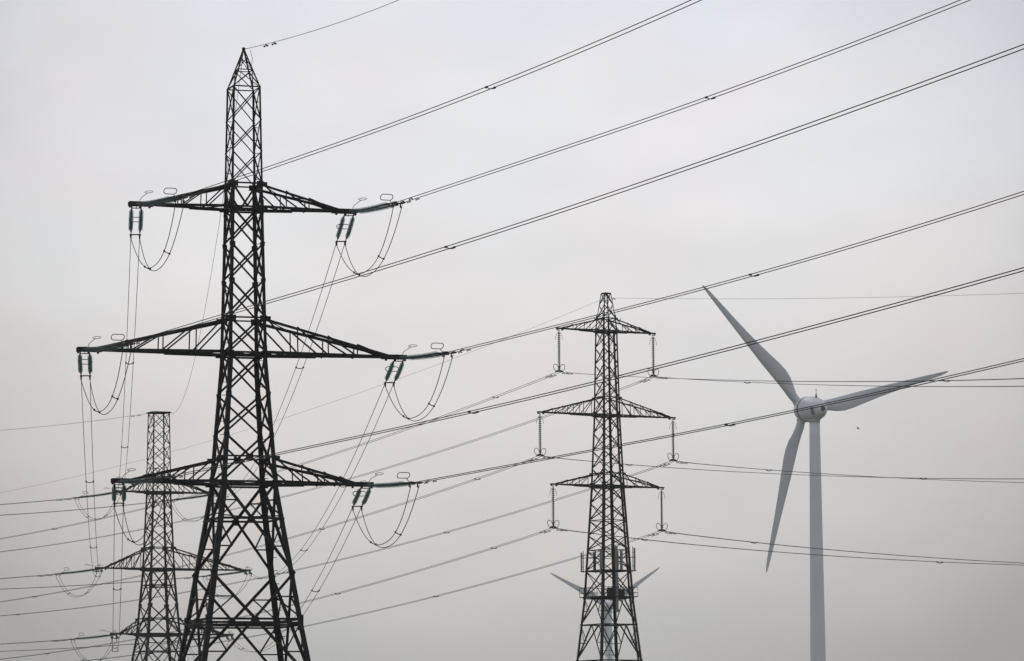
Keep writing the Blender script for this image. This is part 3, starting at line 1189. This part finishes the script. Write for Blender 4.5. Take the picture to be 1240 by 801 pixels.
def make_turbine(X, Y, hub_z, axis_deg, spin_deg, Rb, label):
    """axis_deg: heading of the rotor axis, nacelle to rotor, from +Y clockwise; spin: first blade clockwise from up, seen from behind."""
    k = Rb / 39.8
    root = empty('wind_turbine', Vector((X, Y, 0)))
    tag(root, label, 'wind turbine', 'wind turbines')
    top = hub_z - 2.75 * k
    mb = MB()
    prof = []
    for i in range(25):
        z = top * i / 24
        f = z / top
        r = 2.12 * (1 - f) ** 1.0 + 1.22 * f + .75 * max(0, 1 - f * 3.2) ** 2
        prof.append((z, r * k))
    mb.lathe(prof, Matrix.Rotation(R(-90), 4, 'Y'), 40)
    tw = mb.build('tower', M_TURB, root, smooth=True)
    mb = MB()
    for f in (.3, .62):
        r = (2.12 * (1 - f) + 1.22 * f + .75 * max(0, 1 - f * 3.2) ** 2) * k
        mb.lathe([(top * f - .06, r * 1.002), (top * f, r * 1.006), (top * f + .06, r * 1.002)], Matrix.Rotation(R(-90), 4, 'Y'), 40)
    mb.build('section_flange', M_TURB, tw, smooth=True)
    mb = MB()
    mb.bar((0, -2.9 * k, .9), (0, -3.6 * k, .9), 1.1, 2.1, (1, 0, 0))
    mb.build('tower_door', M_ANT, tw)
    hd = R(axis_deg)
    fx = Vector((math.sin(hd), math.cos(hd), 0))
    tilt = R(3.0)
    ax = (fx * math.cos(tilt) + ZUP * math.sin(tilt)).normalized()
    y_ = ZUP.cross(ax).normalized()
    z_ = ax.cross(y_)
    Mh = Matrix((ax, y_, z_)).transposed().to_4x4()
    Mh.translation = Vector((0, 0, hub_z)) + ax * .8 * k
    hub_x = 4.3 * k
    na = MB()
    prof = [(-5.0, .05), (-4.98, .45), (-4.85, .8), (-4.55, 1.25), (-3.8, 1.85), (-2.7, 2.38), (-1.2, 2.82), (.3, 3.03), (1.4, 3.02), (2.0, 2.92), (2.3, 2.80)]
    na.lathe([(x * k, r * k) for x, r in prof], Mh, 36)
    nac = na.build('nacelle', M_TURB, root, smooth=True)
    neck = MB()
    neck.lathe([(top - .5, 1.26 * k), (top + .3, 1.36 * k), (top + 1.0 * k, 1.9 * k), (top + 1.6 * k, 2.2 * k)], Matrix.Rotation(R(-90), 4, 'Y'), 32)
    neck.build('yaw_collar', M_TURB, nac, smooth=True)
    v = MB()
    v.lathe([(-5.06 * k, .50 * k), (-5.02 * k, .58 * k), (-4.7 * k, .62 * k)], Mh, 20)
    v.build('tail_vent', M_DARK, nac)
    v = MB()
    # a tall hatch lying on the egg-shaped flank, facing back and to the side
    Mv = Mh @ Matrix.Rotation(R(-16), 4, 'X')
    for za_, zb_ in ((-.9, -.3), (-.3, .3), (.3, .9)):
        pa, pb = (Mv @ Vector((-3.45 * k, math.sqrt(2.16 ** 2 - z * z) * k, z * k)) for z in (za_, zb_))
        v.bar(pa, pb, .75 * k, .3 * k, Mv.to_3x3() @ Vector((.9, .6, 0)))
    v.build('side_hatch', M_HATCH, nac)
    v = MB()
    p = Mh @ Vector((-1.6 * k, 0, 2.5 * k))
    for dx in (-.35, .35):
        q = p + ax * dx
        v.tube([q, q + ZUP * 1.0], .05, 6)
    v.tube([p + ZUP * .1, p + ZUP * 2.3], .06, 6)
    v.tube([p + ZUP * .95 - ax * .7, p + ZUP * .95 + ax * .7], .045, 6)
    v.tube([p + ZUP * 2.0 - ax * .35, p + ZUP * 2.0 + ax * .35], .04, 6)
    v.box(p + ZUP * .35, .5, .5, .35)
    v.build('wind_vane', M_FIT, nac)
    h_ = MB()
    prof = [(2.52, 3.04), (2.9, 3.0), (4.0, 2.72), (5.0, 2.4), (5.9, 1.9), (6.6, 1.25), (7.0, .6), (7.1, .05)]
    h_.lathe([(x * k, r * k) for x, r in prof], Mh, 36)
    hub = h_.build('hub', M_TURB, root, smooth=True)
    gap_ = MB()
    gap_.lathe([(2.28 * k, 2.76 * k), (2.53 * k, 2.9 * k)], Mh, 36)
    gap_.build('rotor_gap', M_DARK, hub)
    bm_ = None
    for i in range(3):
        a = R(spin_deg + 120 * i)
        if bm_ is None:
            bo = blade_mesh(Rb).build('blade', M_BLADE, root, smooth=True)
            bm_ = bo
        else:
            bo = bm_.copy()
            col.objects.link(bo)
            bo.parent = root
        # seen from behind (looking along +ax) clockwise from up
        bo.matrix_local = Mh @ Matrix.Translation((hub_x, 0, 0)) @ Matrix.Rotation(a, 4, 'X') @ Matrix.Rotation(R(-1.5), 4, 'Y')
    for i in range(3):
        a = R(spin_deg + 120 * i)
        c_ = MB()
        c_.lathe([(2.1 * k, 1.16 * k), (2.9 * k, 1.12 * k), (3.0 * k, 1.0 * k)], Mh @ Matrix.Translation((hub_x, 0, 0)) @ Matrix.Rotation(a, 4, 'X') @ Matrix.Rotation(R(-90), 4, 'Y'), 24)
        c_.build('blade_collar', M_TURB, hub, smooth=True)
    return root


T1p = at(986.2, 495, 980.0)
make_turbine(T1p.x, 980.0, at(980, 495.6, 980).z, 4.2 - 29, -45, 40.4, 'large pale grey three-bladed wind turbine, fully visible, closest of the turbines')
T2p = at(738.0, 733.5, 2168.0)
make_turbine(T2p.x, 2168.0, T2p.z, 4.2 - 29, -63.5, 37.2, 'faint distant wind turbine whose blades show past the antenna pylon')


# ------------------------------------------------------------------ birds
def bird(P, yaw, bank, span, label, perched=False):
    mb = MB()
    k = span
    prof = [(-.34, .01), (-.28, .035), (-.15, .06), (0, .085), (.13, .075), (.2, .05), (.25, .052), (.3, .035), (.34, .012), (.38, .004)]
    n = 10
    vs, fs = [], []
    for x, r in prof:
        for j in range(n):
            a = 2 * math.pi * j / n
            flat = .35 if x < -.2 else 1
            vs.append(Vector((x, r * math.cos(a) * (1.5 if x < -.2 else 1), r * math.sin(a) * flat)) * k)
    for i in range(len(prof) - 1):
        for j in range(n):
            fs.append((i * n + j, i * n + (j + 1) % n, (i + 1) * n + (j + 1) % n, (i + 1) * n + j))
    mb.add(vs, fs)
    for s in (-1, 1):
        if perched:
            w = [(.15, .07, .05, .05), (-.05, .09, .0, .09), (-.3, .05, -.03, .03)]
            mb.tube([Vector((x, s * y, z)) * k for x, y, z, _ in w], [q * k * .6 for *_, q in w], 6)
            mb.tube([Vector((.02, s * .03, -.05)) * k, Vector((.03, s * .03, -.2)) * k], .01 * k, 5)
        else:
            rows = [(0.03, .13, -.12, .03), (.2, .14, -.12, .10), (.38, .06, -.14, .12), (.5, -.06, -.16, .08)]
            vv = []
            for y, xf, xb, z in rows:
                vv += [Vector((xf, s * y, z)) * k, Vector((xb, s * y, z)) * k, Vector(((xf + xb) / 2 + .03, s * y, z + .018)) * k]
            ff = []
            for i in range(3):
                for a_, b_ in ((0, 2), (2, 1), (1, 0)):
                    ff.append((i * 3 + a_, i * 3 + b_, i * 3 + 3 + b_, i * 3 + 3 + a_))
            ff.append((9, 10, 11))
            ff.append((0, 1, 2))
            mb.add(vv, ff)
    o = mb.build('bird', M_BIRD, smooth=True)
    o.matrix_world = Matrix.Translation(P) @ Matrix.Rotation(yaw, 4, 'Z') @ Matrix.Rotation(bank, 4, 'X') @ Matrix.Rotation(R(-50) if perched else R(10), 4, 'Y')
    tag(o, label, 'bird')
    return o


bird(at(1039, 519, 330), R(150), R(38), .36, 'small dark bird flying in open sky beside the large turbine')
ZB = z3(386.5)
hb3 = b3.hw(ZB)
# sits on the upper chord of the turbine-side top arm
t0 = Vector((hb3, -hb3, ZB))
t1 = Vector((6.22 - .5, -.13, z3(401.8) + .22))
bird(MX3 @ (t0.lerp(t1, .12) + ZUP * .09), R(20), 0, .5, "tiny dark bird perched on the antenna pylon's top arm", perched=True)
